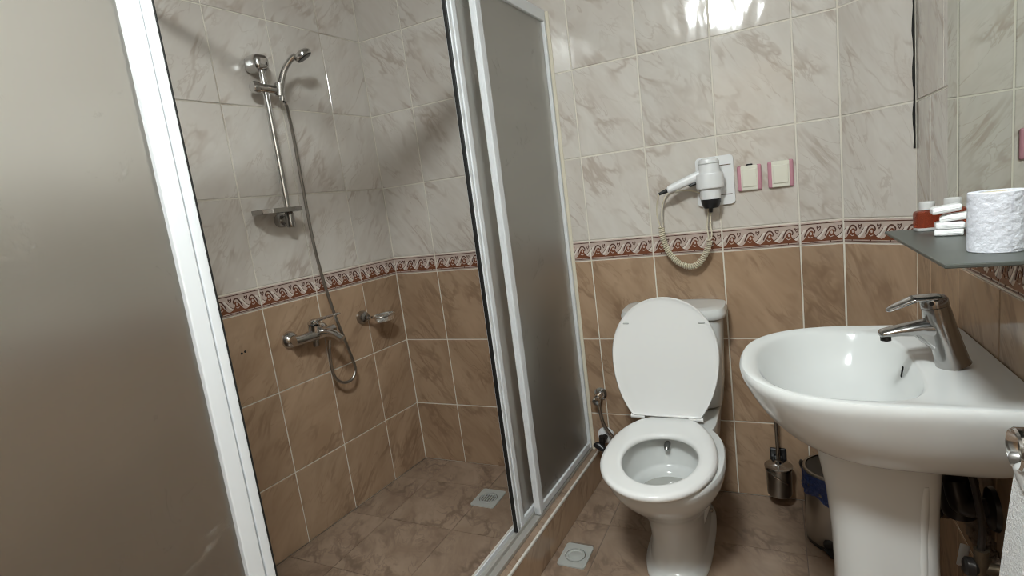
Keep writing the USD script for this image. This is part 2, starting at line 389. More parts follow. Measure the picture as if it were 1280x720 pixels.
# curb
cb = thing('trim_1', 'low tiled curb under the shower enclosure', 'curb', kind='structure')
CZ = .133
obj('curb_core', EN.mesh(trimesh.creation.box(bounds=[[0, .004, 0], [FY, .108, CZ - .006]])), 'grout_dark', cb, False)
for i in range(9):
    a, b = max(0, i * .33 - .1), i * .33 + .23
    for nm, bb in (('curb_face_tile', [[a + .001, 0, .001], [b - .001, .006, CZ - .004]]), ('curb_inner_tile', [[a + .001, .106, .001], [b - .001, .112, CZ - .004]]), ('curb_top_tile', [[a + .001, .007, CZ - .008], [b - .001, .105, CZ]])):
        obj(nm, EN.mesh(trimesh.creation.box(bounds=bb)), 'lower_tile' if nm == 'curb_face_tile' else 'floor_tile', cb, False)
for v0, v1 in ((-.001, .0075), (.1055, .113)):
    obj('edge_strip', EN.mesh(rbox(0, FY, v0, v1, CZ - .007, CZ + .0025, .002, 8)), 'edge_white', cb)

# ---------------------------------------------------------------- lamp (outside the frame)
lp = thing('ceiling_lamp', 'round white ceiling lamp above the toilet area, lit', 'lamp', (LAMP_AT[0], LAMP_AT[1], CEIL))
obj('lamp_base', lathe([(0, 0), (.10, 0), (.105, -.02), (0, -.02)], 40), 'aluminium_white', lp)
hz = CEIL - LAMP_AT[2]
obj('lamp_shade', lathe([(0, -.021), (.135, -.021), (.145, -.035), (.135, -hz + .01), (.10, -hz - .012), (.05, -hz - .022), (0, -hz - .024)], 40), 'lamp_glow', lp)

# ---------------------------------------------------------------- shower enclosure
def ebox(d0, d1, v0, v1, z0, z1, r=.003): return EN.mesh(rbox(d0, d1, v0, v1, z0, z1, r, 8))
ZT = 1.885
ef = thing('enclosure_frame', 'white aluminium top rail, bottom track and wall jamb of the shower enclosure', 'shower frame')
obj('top_rail', ebox(0, FY, .034, .090, ZT + .012, ZT + .054), 'aluminium_white', ef)
bt = obj('bottom_track', ebox(0, FY, .030, .088, CZ + .001, CZ + .006), 'aluminium_grey', ef)
for v0, v1, hgt, mt in ((.030, .0325, .014, 'aluminium_grey'), (.0575, .0615, .02, 'aluminium_grey'), (.083, .088, .022, 'aluminium_white')): obj('track_lip', ebox(0, FY, v0, v1, CZ + .005, CZ + hgt, .0012), mt, ef)
obj('jamb', ebox(.0005, .016, .033, .088, CZ + .008, ZT + .048), 'aluminium_white', ef)
obj('jamb_sealant', ebox(.0, .006, .018, .033, CZ, ZT + .048, .0028), 'sealant', ef)

def panel(name, label, d0, d1, v, stiles, gasket=None, z0=CZ + .012, z1=ZT + .014, rail=True, group=None):
    t = thing(name, label, 'shower door')
    obj('glass', EN.mesh(trimesh.creation.box(bounds=[[d0 + .008, v - .002, z0 + .01], [d1 - .008, v + .002, z1]])), 'frosted', t, False)
    for s0, s1 in stiles:
        w = s1 - s0; k = 1 if gasket and abs(gasket[0] - s1) < .003 else -1
        a0, a1, b0, b1 = (s0, s0 + w * .58, s0 + w * .66, s1) if k > 0 else (s0 + w * .42, s1, s0, s0 + w * .34)
        st = obj('stile', ebox(s0, s1, v - .004, v + .011, z0, z1), 'aluminium_white', t)
        obj('stile_face', ebox(a0, a1, v - .013, v - .002, z0, z1, .002), 'aluminium_white', st)
        obj('stile_lip', ebox(b0, b1, v - .010, v - .002, z0, z1, .002), 'aluminium_white', st)
    if gasket: obj('gasket', ebox(gasket[0], gasket[1], v - .007, v + .006, z0, z1, .002), 'gasket', t)
    if rail:
        obj('bottom_rail', ebox(d0, d1, v - .010, v + .010, z0 - .002, z0 + .026), 'aluminium_white', t)
    return t
panel('fixed_shower_panel', 'narrow fixed frosted panel beside the back wall jamb', .017, .537, .0455, [(.500, .537)])
panel('sliding_shower_door', 'frosted sliding shower door pushed behind the fixed panel by the toilet', .09, .648, .0725, [(.608, .648), (.09, .125)], (.648, .6535))
panel('sliding_shower_door', 'large frosted shower door filling the left edge of the view', 1.509, 2.12, .0725, [(1.509, 1.560), (2.08, 2.12)], (1.5035, 1.509))
panel('fixed_shower_panel', 'fixed frosted panel at the near end of the enclosure', 2.075, FY - .01, .0455, [(2.075, 2.11)])

br = thing('brace_rod', 'slim white brace rod from the top rail to the shower wall', 'brace rod')
W0 = LEFT(1.15, 0, 2.082)
obj('rod', tube([W0, (.845, -1.09, 1.952)], .012, 16), 'aluminium_white', br)
obj('wall_plate', lathe([(0, .0005), (.024, .0005), (.024, .006), (.016, .012), (0, .012)], 24, W0, LEFT.n), 'aluminium_white', br)

# ---------------------------------------------------------------- shower fittings on the left wall
L = lambda y, h, z: LEFT(-y, h, z)
n3 = LEFT.n
e3 = np.array([SK, 1, 0]) / math.hypot(1, SK)       # along the wall towards the corner
Z3 = np.array([0, 0, 1.])
by = -.58
sr = thing('shower_slide_bar', 'chrome shower slide bar with soap tray at its foot', 'shower bar')
obj('bar', tube([L(by, .06, 1.28), L(by, .06, 1.85)], .0115, 24), 'chrome', sr)
def lbox(y0, y1, h0, h1, z0, z1, r): return LEFT.mesh(rbox(-y1, -y0, h0, h1, z0, z1, r, 16))
obj('top_bracket', lbox(by - .032, by + .03, .0, .082, 1.815, 1.875, .02), 'chrome', sr)
obj('bottom_bracket', cat(lathe([(0, 0), (.026, 0), (.026, .02), (.021, .03), (0, .03)], 28, L(by, 0, 1.275), n3), tube([L(by, .02, 1.275), L(by, .062, 1.275)], .015, 20), lathe([(0, -.03), (.014, -.03), (.017, -.02), (.017, .02), (.013, .028), (0, .028)], 24, L(by, .062, 1.275))), 'chrome_worn', sr)
tray = [(by + .02, .05), (by + .02, .105), (by - .02, .125), (by - .11, .125), (by - .135, .105), (by - .135, .05), (by - .11, .03), (by - .02, .03)]
tp = Polygon([(-y, h) for y, h in tray]).buffer(.008)
tr = trimesh.creation.extrude_polygon(tp, .016, engine='earcut'); tr.apply_translation([0, 0, 1.302])
obj('soap_tray', LEFT.mesh(tr), 'chrome_worn', sr)
sl = obj('slider', cat(tube([L(by - .04, .06, 1.755), L(by + .055, .066, 1.752)], .0165, 22), lathe([(0, 0), (.021, 0), (.022, .014), (.017, .024), (0, .026)], 24, L(by - .028, .06, 1.755), -e3)), 'chrome', sr)
obj('hand_shower_holder', tube([L(by + .05, .072, 1.73), L(by + .053, .076, 1.775)], .0175, 22), 'chrome', sl)

hs = thing('hand_shower', 'chrome hand shower with dark spray face held on the slide bar', 'hand shower')
hp = [L(-.527, .076, 1.712), L(-.523, .082, 1.77), L(-.512, .10, 1.82), L(-.496, .125, 1.853), L(-.482, .142, 1.866)]
obj('handle', tube(hp, [.011, .0125, .0115, .0105, .012], 20, 8), 'chrome', hs)
ax = np.array([.34, .40, -.85]); ax /= np.linalg.norm(ax); hc = L(-.468, .158, 1.868)
obj('head', lathe([(0, -.015), (.012, -.015), (.026, -.010), (.034, -.001), (.0345, .007), (.031, .012), (0, .012)], 36, hc, ax), 'chrome', hs)
obj('spray_face', lathe([(0, .0125), (.0305, .0125), (.028, .0155), (0, .0165)], 32, hc, ax), 'black_plastic', hs)

def unproject_left(px, py, h):
    """design-time readings of the photograph turned into fixed points near the left wall"""
    v = (px - 640) / F * rt - (py - 360) / F * up + fw; nn = n3
    return EYE + v * ((nn * h - EYE) @ nn) / (v @ nn)
hose_px = [(356.5, 127, .075), (360, 140, .06), (367, 172, .045), (378, 232, .03), (391, 300, .03), (404, 350, .035), (419, 395, .05), (431, 425, .06), (441, 450, .062), (444, 463, .06), (439, 475, .058), (428, 478, .056), (418, 470, .055), (413, 450, .055), (411.5, 425, .055)]
ho = thing('shower_hose', 'thin chrome shower hose looping from hand shower down to the mixer', 'hose')
hpath = catmull([unproject_left(*p) for p in hose_px], 14)
obj('hose', tube(hpath, .0062, 10), 'steel', ho)
for q0, q1 in ((hpath[0], hpath[4]), (hpath[-1], hpath[-7])): obj('hose_nut', tube([q0, q1], [.0085, .0095, .007], 12), 'chrome', ho)

mx = thing('shower_mixer', 'chrome single lever shower mixer on the brown shower tiles', 'mixer tap')
my, mz = -.565, .815
for s in (-.075, .075): obj('wall_flange', lathe([(0, 0), (.034, 0), (.034, .006), (.028, .018), (.017, .024), (.015, .05), (0, .05)], 32, L(my + s, 0, mz), n3), 'chrome', mx)
obj('body', cat(tube([L(my - .095, .058, mz + .001), L(my - .05, .06, mz), L(my, .066, mz + .004), L(my + .05, .06, mz), L(my + .095, .058, mz + .001)], [.019, .019, .024, .019, .019], 24, 6),
                tube([L(my, .062, mz - .005), L(my, .068, mz + .042)], [.025, .027, .026], 28)), 'chrome', mx)
obj('spout', tube([L(my + .01, .06, mz + .0), L(my + .02, .10, mz + .006), L(my + .025, .145, mz - .001), L(my + .03, .178, mz - .022)], [.022, .018, .015, .0145], 22, 8), 'chrome', mx)
obj('lever', cat(hull([(L(my, .066, mz + .05), (.025, .025, .011)), (L(my, .07, mz + .055), (.023, .023, .012))]),
                 hull([(L(my + .006, .085, mz + .061), (.013, .017, .007)), (L(my + .03, .168, mz + .078), (.013, .020, .0055))])), 'chrome', mx)
obj('hose_outlet', tube([L(my - .0, .055, mz - .045), L(my, .06, mz - .01)], .012, 16), 'chrome_worn', mx)

sd = thing('soap_dish', 'chrome wall ring holding a small glass soap dish in the shower', 'soap dish')
sy, sz = -.262, .81
obj('wall_mount', lathe([(0, 0), (.03, 0), (.03, .012), (.024, .026), (.012, .032), (.012, .045), (0, .045)], 30, L(sy, 0, sz), n3), 'chrome_worn', sd)
ring = [L(sy + .05 + .055 * math.cos(t), .088 + .038 * math.sin(t), sz - .002) for t in np.linspace(0, 2 * PI, 40)]
obj('ring', tube(ring, .0042, 10), 'chrome', sd)
obj('arm', tube([L(sy, .03, sz), L(sy + .006, .06, sz - .002)], .006, 12), 'chrome', sd)
dish = [[L(sy + .05 + a * math.cos(t), .088 + b * math.sin(t), sz + z) for t in np.linspace(0, 2 * PI, 36, endpoint=False)] for a, b, z in ((.035, .022, -.03), (.048, .032, -.026), (.051, .034, -.006), (.053, .036, .004), (.050, .033, .004), (.046, .030, -.022), (.03, .02, -.025))]
obj('dish', loft(dish), 'clear_glass', sd)

# floor drains
def drain(name, label, x0, x1, y0, y1, grate):
    cx, cy = (x0 + x1) / 2, (y0 + y1) / 2; hx, hy = (x1 - x0) / 2, (y1 - y0) / 2
    t = thing(name, label, 'floor drain', (cx, cy, 0))
    sq = sbox(-hx, -hy, hx, hy).buffer(-.012).buffer(.012); rr = min(hx, hy) * .66
    fr = trimesh.creation.extrude_polygon(sq.difference(Point(0, 0).buffer(rr + .003)), .005, engine='earcut'); fr.apply_translation([0, 0, -.001])
    obj('frame', fr, 'grey_plastic', t)
    if grate:
        slots = unary_union([sbox(-rr * .72, -rr * .75 + i * rr * .3 - .0034, rr * .72, -rr * .75 + i * rr * .3 + .0034) for i in range(6)])
        slots = affinity.rotate(slots, 90, origin=(0, 0)).intersection(Point(0, 0).buffer(rr * .86))
        g = trimesh.creation.extrude_polygon(Point(0, 0).buffer(rr).difference(slots), .004, engine='earcut'); g.apply_translation([0, 0, -.0008])
        obj('grate', g, 'grey_plastic', t); obj('pit', trimesh.creation.cylinder(rr * .98, .002, transform=trimesh.transformations.translation_matrix([0, 0, -.0035])), 'gap', t)
    else:
        obj('cover', lathe([(0, -.002), (rr, -.002), (rr, .0045), (rr * .82, .0055), (rr * .72, .003), (rr * .5, .0045), (rr * .2, .006), (0, .006)], 36), 'grey_plastic', t)
        obj('rim_crack', trimesh.creation.box(bounds=[[-hx * .8, hy + .001, -.001], [hx * .9, hy + .012, .0012]]), 'grout_dark', t, False)
    return t
drain('floor_drain', 'square pale floor drain with slotted grate inside the shower', .45, .562, -.333, -.203, True)
drain('floor_drain', 'square grey plastic floor drain between curb and toilet', .937, 1.036, -.585, -.465, False)

# ---------------------------------------------------------------- toilet
def egg(cx, hw, yb, yf, z, yc=None, nb=2.4, nf=2.0, N=72):
    """ring in plan: back at yb, front at yf (yf < yb), widest at yc"""
    yc = yb + (yf - yb) * .55 if yc is None else yc
    a = np.linspace(0, 2 * PI, N, endpoint=False); c, s = np.cos(a), np.sin(a)
    n = np.where(s > 0, nb, nf); b = np.where(s > 0, yb - yc, yc - yf)
    x = cx + hw * np.sign(c) * np.abs(c) ** (2 / n); y = yc + b * np.sign(s) * np.abs(s) ** (2 / n)
    return np.stack([x, y, np.full(N, z)], 1)
TX = 1.323
def smooth_rings(rows, fn, per=4):
    """rings along a smooth profile through the given rows of ring parameters"""
    from scipy.interpolate import PchipInterpolator
    A = np.array(rows, float); k = np.arange(len(A)); q = np.linspace(0, len(A) - 1, (len(A) - 1) * per + 1)
    return [fn(*r) for r in PchipInterpolator(k, A)(q)]
wc = thing('toilet', 'white ceramic toilet with seat down and lid raised against its cistern', 'toilet')
egg_z = lambda hw, yb, yf, z, yc, nb, nf: egg(TX, hw, yb, yf, z, yc, nb, nf)
outer = smooth_rings([(.090, -.112, -.572, .032, -.38, 3.4, 2.6), (.084, -.13, -.552, .10, -.38, 3.2, 2.5), (.087, -.145, -.563, .16, -.40, 3., 2.4), (.098, -.165, -.592, .21, -.43, 2.8, 2.3),
                      (.123, -.20, -.652, .265, -.48, 2.7, 2.2), (.150, -.23, -.712, .315, -.52, 2.55, 2.1), (.167, -.253, -.752, .357, -.54, 2.5, 2.05), (.175, -.267, -.771, .392, -.55, 2.5, 2.05)], egg_z, 5)
pan = loft([egg(TX, .104, -.10, -.60, 0, -.38, 3.5, 2.6), egg(TX, .104, -.10, -.60, .018, -.38, 3.5, 2.6)] + outer + [
            egg(TX, .176, -.27, -.775, .402, -.55, 2.5, 2.05), egg(TX, .171, -.275, -.77, .41, -.55, 2.5, 2.05), egg(TX, .13, -.385, -.735, .41, -.56, 2.1, 2.),
            egg(TX, .124, -.39, -.73, .402, -.56, 2.1, 2.), egg(TX, .126, -.388, -.732, .365, -.56, 2.1, 2.), egg(TX, .119, -.395, -.698, .316, -.56, 2.1, 2.), egg(TX, .112, -.402, -.688, .306, -.56, 2.1, 2.), egg(TX, .104, -.420, -.676, .302, -.56, 2.1, 2.), egg(TX, .100, -.423, -.668, .29, -.56, 2.1, 2.),
            egg(TX, .080, -.445, -.610, .25, -.53, 2., 2.), egg(TX, .055, -.46, -.57, .225, -.515, 2., 2.), egg(TX, .02, -.49, -.53, .215, -.51, 2., 2.)])
neck = loft([egg(TX, .10, -.015, -.33, .20, -.18, 6, 6), egg(TX, .12, -.012, -.34, .30, -.18, 6, 6), egg(TX, .13, -.01, -.35, .395, -.18, 6, 6), egg(TX, .128, -.012, -.348, .409, -.18, 6, 6), egg(TX, .12, -.02, -.34, .412, -.18, 6, 6)])
trap = [mapped(tube([(TX + s * .06, -.16, .10), (TX + s * .075, -.22, .17), (TX + s * .078, -.30, .21), (TX + s * .07, -.37, .17), (TX + s * .05, -.40, .10)], [.03, .034, .034, .034, .03], 16, 8), lambda v: v) for s in (-1, 1)]
obj('pan', cat(pan, neck, *trap), 'ceramic', wc, 55)
obj('water', loft([egg(TX, .099, -.425, -.664, .282, -.56), egg(TX, .099, -.425, -.664, .2835, -.56)]), 'water', wc)
obj('bolt_cap', lathe([(0, 0), (.008, 0), (.007, .006), (0, .009)], 16, (TX + .088, -.26, .075), (1, 0, .1)), 'chrome_worn', wc)
nz = obj('bidet_nozzle', tube([(TX - .016, -.385, .383), (TX - .0165, -.402, .378), (TX - .017, -.412, .368)], [.0105, .0105, .0075], 16), 'chrome_worn', wc)
def rrect(cx, hw, y0, y1, z, n=5., N=72): return egg(cx, hw, y1, y0, z, (y0 + y1) / 2, n, n, N)
CX = 1.31
obj('cistern', loft([rrect(CX, .13, -.165, -.015, .413), rrect(CX, .15, -.182, -.01, .425), rrect(CX, .158, -.188, -.008, .50), rrect(CX, .168, -.192, -.006, .742), rrect(CX, .165, -.19, -.008, .745)]), 'ceramic', wc)
cl = obj('cistern_lid', loft([rrect(CX, .172, -.196, -.004, .746), rrect(CX, .182, -.203, -.002, .752), rrect(CX, .184, -.205, -.002, .768), rrect(CX, .178, -.20, -.004, .785), rrect(CX, .15, -.18, -.02, .790), rrect(CX, .13, -.165, -.035, .788)]), 'ceramic', wc)
obj('flush_button', lathe([(0, 0), (.022, 0), (.022, .006), (.018, .008), (0, .008)], 28, (CX, -.10, .787)), 'chrome', cl)

def rotz_about(v, p, deg):
    a = math.radians(deg); c, s = math.cos(a), math.sin(a); w = v - p
    return np.stack([w[:, 0] * c - w[:, 1] * s, w[:, 0] * s + w[:, 1] * c, w[:, 2]], 1) + p
SX, SROT = 1.302, 3.2
def seat_ring(o, hw_o, z, inner=False):
    return egg(SX, hw_o, -.427 if inner else -.285 - o, (-.735 if inner else -.80) + (o if not inner else -o), z, -.58, 2.15 if inner else 2.5, 2.0)
def so(o, z): r = egg(SX - .006, .169 - o, -.268 - o, -.80 + o, z, -.575, 2.15, 2.0); r[:, 1] = np.minimum(r[:, 1], -.30); return r
def si(o, z): return egg(SX, .110 + o, -.43 + o, -.735 - o, z, -.575, 2.1, 2.0)
seat = loft([so(.004, .412), so(0, .417), so(0, .424), so(.004, .430), so(.014, .4335), si(.016, .4335), si(.005, .431), si(.0, .425), si(.0, .417), si(.006, .412), so(.004, .412)], False, False)
seat.vertices = rotz_about(seat.vertices, np.array([SX, -.30, 0]), SROT)
obj('seat', seat, 'seat_plastic', wc, 50)
# lid: outline in its own plane (u across, w up from the hinge)
H0, H1 = np.array([1.292, -.298, .436]), np.array([1.296, -.222, .845])
wv = (H1 - H0); LW = np.linalg.norm(wv); wv /= LW
uv = np.array([1., 0.02, 0]); uv -= wv * (uv @ wv); uv /= np.linalg.norm(uv); nv = np.cross(uv, wv)     # nv points at the viewer side (-y)
def lid_ring(o, t):
    r = egg(0, .181 - o, .062 - o, -LW + o, 0, -.215, 2.0, 2.05); r[:, 1] = np.minimum(r[:, 1], -o)
    return H0 + r[:, :1] * uv - r[:, 1:2] * wv + t * nv
lid = loft([lid_ring(.004, -.006), lid_ring(0, -.002), lid_ring(0, .008), lid_ring(.003, .0115), lid_ring(.007, .011), lid_ring(.010, .008), lid_ring(.03, .0065), lid_ring(.09, .006)])
ld = obj('lid', lid, 'seat_plastic', wc, 50)
for s in (-1, 1):
    p = H0 + s * .128 * uv + .325 * wv + .007 * nv
    obj('bumper', hull([(p - s * .008 * uv, .0028), (p + s * .008 * uv, .0028)], 10), 'grey_plastic', ld)
    q = H0 + s * .098 * uv
    obj('hinge', tube([q - .024 * uv - .003 * wv, q + .024 * uv - .003 * wv], .009, 16), 'seat_plastic', wc)

# bidet valve and stop valve on the back wall, left of the toilet
bv = thing('bidet_valve', 'small chrome valve on the wall left of the toilet with braided hose', 'valve')
vx, vz = .967, .392
obj('flange', lathe([(0, 0), (.027, 0), (.027, .006), (.018, .014), (0, .016)], 28, (vx, 0, vz), (0, -1, 0)), 'chrome', bv)
obj('body', tube([(vx, -.01, vz), (vx - .002, -.05, vz - .004)], [.014, .013], 18), 'chrome', bv)
obj('knob', lathe([(0, 0), (.013, 0), (.0155, .01), (.0145, .022), (0, .024)], 20, (vx - .003, -.045, vz - .008), (-.15, -1, -.35)), 'chrome', bv)
obj('hose', tube([(vx, -.035, vz - .01), (vx, -.04, vz - .06), (vx + .018, -.045, vz - .13), (vx + .07, -.05, vz - .19), (vx + .15, -.06, vz - .22), (1.195, -.10, .175), (1.224, -.14, .17)], .007, 10, 8), 'steel', bv)
sv = thing('stop_valve', 'dark stop valve on a white wall rose low beside the curb', 'valve')
obj('wall_rose', lathe([(0, 0), (.036, 0), (.034, .008), (.018, .016), (0, .018)], 28, (.972, -.001, .205), (0, -1, 0)), 'white_plastic', sv)
obj('body', cat(tube([(.972, -.01, .205), (.97, -.06, .20)], .012, 16), tube([(.965, -.055, .165), (.972, -.058, .225)], .013, 16)), 'dark_metal', sv)
obj('handle', hull([((.955, -.075, .19), (.02, .01, .014)), ((.972, -.08, .18), (.018, .01, .012))], 14), 'black_plastic', sv)
obj('supply_hose', tube([(.972, -.058, .165), (.975, -.06, .11), (1.03, -.07, .10), (1.11, -.08, .2), (1.172, -.09, .34), (1.187, -.10, .411)], .006, 10, 8), 'steel', sv)

# ---------------------------------------------------------------- basin and pedestal
def dring(xf, xr, yc, b, z, xc, nf=2.5, nr=10., N=96):
    a = np.linspace(0, 2 * PI, N, endpoint=False); c, s = np.cos(a), np.sin(a)
    n = np.where(c < 0, nf, nr); A = np.where(c < 0, xc - xf, xr - xc)
    # even the corner of the square-ish rear half
    x = xc + A * np.sign(c) * np.abs(c) ** (2 / n); y = yc + b * np.sign(s) * np.abs(s) ** (2 / n)
    return np.stack([x, y, np.full(N, z)], 1)
XW = RX - .0015; YB = -.803
bas = thing('wash_basin', 'white ceramic wash basin fixed to the mirror wall on a pedestal', 'wash basin')
rings = smooth_rings([(1.765, 1.945, .105, .640, 1.87, 2.3, 5), (1.735, XW - .03, .135, .643, 1.87, 2.3, 7), (1.675, XW - .008, .192, .668, 1.86, 2.35, 9), (1.625, XW, .230, .71, 1.86, 2.4, 12), (1.590, XW, .256, .765, 1.85, 2.45, 14), (1.574, XW, .2665, .80, 1.85, 2.5, 16)],
                     lambda xf, xr, b_, z, xc, nf, nr: dring(xf, xr, YB, b_, z, xc, nf, nr), 4) + [dring(1.572, XW, YB, .2675, .811, 1.85, 2.5, 16), dring(1.577, XW, YB, .263, .8185, 1.85, 2.5, 16), dring(1.584, XW - .002, YB, .256, .8205, 1.85, 2.5, 16),
         dring(1.603, 1.905, YB, .232, .8155, 1.78, 2.4, 3.2), dring(1.611, 1.899, YB, .225, .808, 1.78, 2.4, 3.), dring(1.622, 1.893, YB, .215, .785, 1.78, 2.35, 2.9),
         dring(1.643, 1.882, YB, .197, .745, 1.78, 2.3, 2.7), dring(1.672, 1.868, YB, .165, .708, 1.78, 2.2, 2.5), dring(1.715, 1.85, YB, .11, .684, 1.785, 2.1, 2.2), dring(1.765, 1.82, YB, .03, .676, 1.79, 2, 2)]
obj('basin', loft(rings), 'ceramic', bas, 40)
obj('waste', lathe([(0, 0), (.03, 0), (.031, .003), (.024, .004), (.02, .001), (0, .001)], 28, (1.79, YB, .6765)), 'chrome', bas)
ov = Polygon([(-.006, -.015), (.006, -.015), (.006, .015), (-.006, .015)]).buffer(.003)
obj('overflow_slot', hull([((1.888, YB + .035, .787), (.0016, .0032, .003)), ((1.885, YB + .035, .768), (.0016, .0032, .003))], 12), 'gap', bas)
pd = thing('basin_pedestal', 'tall white ceramic pedestal column under the wash basin', 'pedestal')
def pring(xf, xr, b, z): return dring(xf, xr, YB, b, z, (xf + xr) / 2, 2.6, 5., 72)
pr = [pring(1.715, 1.965, .125, 0), pring(1.715, 1.965, .125, .02), pring(1.732, 1.955, .108, .06), pring(1.744, 1.945, .097, .16), pring(1.748, 1.935, .092, .30), pring(1.744, 1.932, .092, .42), pring(1.735, 1.932, .096, .52), pring(1.722, 1.934, .104, .60), pring(1.712, 1.936, .11, .639)]
obj('column', loft(pr), 'ceramic', pd, 40)
obj('side_rib', tube([(1.905, YB - .085, .03), (1.90, YB - .0865, .16), (1.898, YB - .082, .30), (1.896, YB - .082, .45), (1.898, YB - .09, .59)], .011, 14, 8), 'ceramic', pd)

# basin mixer tap
bm = thing('basin_mixer', 'chrome single lever mixer tap standing on the wash basin', 'mixer tap')
ty = -.845
def T(x, z, o=0.): return (x, ty + o, z)
body = tube([T(1.956, .8195), T(1.953, .828), T(1.945, .86), T(1.935, .90), T(1.929, .925), T(1.9265, .936)], [.0285, .0275, .0255, .0242, .0238, .0225], 32)
spout = cat(hull([(T(1.938, .893), (.016, .022, .024)), (T(1.905, .895), (.012, .020, .0165))]), hull([(T(1.905, .895), (.012, .020, .0165)), (T(1.872, .8905), (.01, .0185, .012))]), hull([(T(1.872, .8905), (.01, .0185, .012)), (T(1.842, .8845), (.008, .0165, .0085))]))
fillet = hull([(T(1.93, .885), (.012, .018, .014)), (T(1.937, .85), (.01, .015, .01)), (T(1.898, .886), (.008, .016, .010))])
obj('body', cat(body, fillet), 'chrome_worn', bm)
obj('spout', spout, 'chrome_worn', bm)
obj('aerator', lathe([(0, -.006), (.0095, -.006), (.0095, .004), (0, .004)], 20, T(1.847, .8755)), 'dark_metal', bm)
lv = obj('lever', cat(tube([T(1.9262, .9375), T(1.924, .95), T(1.923, .957)], [.0235, .0232, .018], 30),
                 hull([(T(1.925, .955), (.02, .021, .007)), (T(1.895, .953), (.012, .019, .006))]), hull([(T(1.895, .953), (.012, .019, .006)), (T(1.862, .937), (.01, .014, .0045)), (T(1.853, .932), (.006, .010, .004))])), 'chrome_worn', bm)
obj('index_button', lathe([(0, 0), (.004, 0), (.0035, .002), (0, .002)], 14, T(1.917, .947, -.0215), (-.3, -1, 0)), 'black_plastic', lv)

# ---------------------------------------------------------------- plumbing under the basin, on the right wall
tw = thing('basin_trap', 'dark waste trap pipe behind the basin pedestal', 'drain pipe')
obj('wall_flange', lathe([(0, 0), (.045, 0), (.042, .008), (.022, .014), (0, .014)], 28, (RX - .001, -.80, .50), (-1, 0, 0)), 'dark_metal', tw)
obj('waste_pipe', tube([(RX - .005, -.80, .50), (1.985, -.80, .50), (1.975, -.795, .515), (1.972, -.78, .54)], .02, 18, 6), 'dark_metal', tw)
obj('bottle_trap', lathe([(0, -.06), (.028, -.055), (.033, -.04), (.033, .03), (.024, .045), (.02, .10), (0, .10)], 26, (1.99, -.74, .50)), 'dark_metal', tw)
def angle_valve(label, y, z):
    v = thing('angle_valve', label, 'valve')
    obj('wall_rose', lathe([(0, 0), (.03, 0), (.027, .007), (.014, .012), (0, .012)], 24, (RX - .001, y, z), (-1, 0, 0)), 'brass_old', v)
    obj('body', cat(tube([(RX - .005, y, z), (1.985, y, z)], .011, 16), tube([(1.985, y, z - .012), (1.985, y, z + .04)], .012, 16)), 'brass_old', v)
    obj('handle', lathe([(0, 0), (.012, 0), (.018, .006), (.018, .018), (.013, .022), (0, .022)], 14, (1.98, y, z), (-1, 0, 0)), 'dark_metal', v)
    obj('supply_hose', tube([(1.985, y, z + .035), (1.985, y, z + .10), (1.975, y + .02, z + .18), (1.965, y + .02, .62)], .0065, 10, 8), 'dark_metal', v)
angle_valve('old brass angle valve just right of the pedestal below the basin', -.655, .40)
angle_valve('old brass angle valve nearest the towel below the basin', -.90, .43)
rb = thing('broken_mortar', 'rough broken mortar around the pipes below the basin', 'mortar')
rr_ = np.random.default_rng(3)
for k in range(9):
    y, z = -.66 - .035 * k, .385 + .02 * rr_.standard_normal()
    s = trimesh.creation.icosphere(2, 1.); s.vertices *= np.array([.018, .03 + .012 * rr_.random(), .022 + .012 * rr_.random()]); s.vertices *= (1 + .16 * rr_.standard_normal((len(s.vertices), 1)))
    s.apply_translation([RX - .006, y, z]); obj('lump', s, 'rubble', rb, True)
pl = thing('pipe_plug', 'white plastic plug with a thin hanging wire under the basin', 'plug')
obj('plug', tube([(2.0, -.745, .375), (1.985, -.775, .345)], [.009, .009, .008], 14), 'white_plastic', pl)
obj('wire', tube([(1.985, -.775, .345), (1.99, -.80, .29), (2.0, -.84, .24), (2.01, -.88, .2)], .0012, 6, 6), 'steel', pl)

# chrome peg and towel at the right edge
pg = thing('towel_peg', 'short wide chrome peg on the right wall near the basin', 'towel peg')
py, pz = -1.172, .806
A = 1.944
obj('peg', lathe([(.0, .012), (.023, .012), (.026, .004), (.0285, .0), (.031, .003), (.0315, .02), (.029, .06), (.029, RX - A - .012), (.042, RX - A - .008), (.042, RX - A - .001), (0, RX - A - .001)], 40, (A, py, pz), (1, 0, 0)), 'chrome', pg)
obj('clear_drop', hull([((A + .008, py - .008, pz - .026), (.010, .009, .010)), ((A + .012, py - .010, pz - .052), (.006, .006, .008))], 18), 'clear_cap', pg)
towel_v, towel_f = [], []
NU, NV = 16, 24
for side, yo in ((0, -.036), (1, .034)):
    for j in range(NV):
        z = pz + .03 - .40 * j / (NV - 1) if j else pz + .034
        for i in range(NU):
            x = 1.964 + .064 * i / (NU - 1) - .036 * (1 - i / (NU - 1)) * j / (NV - 1)
            y = py + yo * (1 if j else .3) + .004 * math.sin(i * 1.1 + j * .25) * (j / NV)
            towel_v.append((x, y, z + .003 * math.sin(i * 2.1)))
idx = lambda s, j, i: s * NU * NV + j * NU + i
for s in (0, 1):
    for j in range(NV - 1):
        for i in range(NU - 1):
            q = [idx(s, j, i), idx(s, j, i + 1), idx(s, j + 1, i + 1), idx(s, j + 1, i)]
            towel_f.append(q if s else q[::-1])
for i in range(NU - 1): towel_f.append([idx(0, 0, i), idx(0, 0, i + 1), idx(1, 0, i + 1), idx(1, 0, i)])
for i in range(NU - 1): towel_f.append([idx(0, NV - 1, i), idx(1, NV - 1, i), idx(1, NV - 1, i + 1), idx(0, NV - 1, i + 1)])
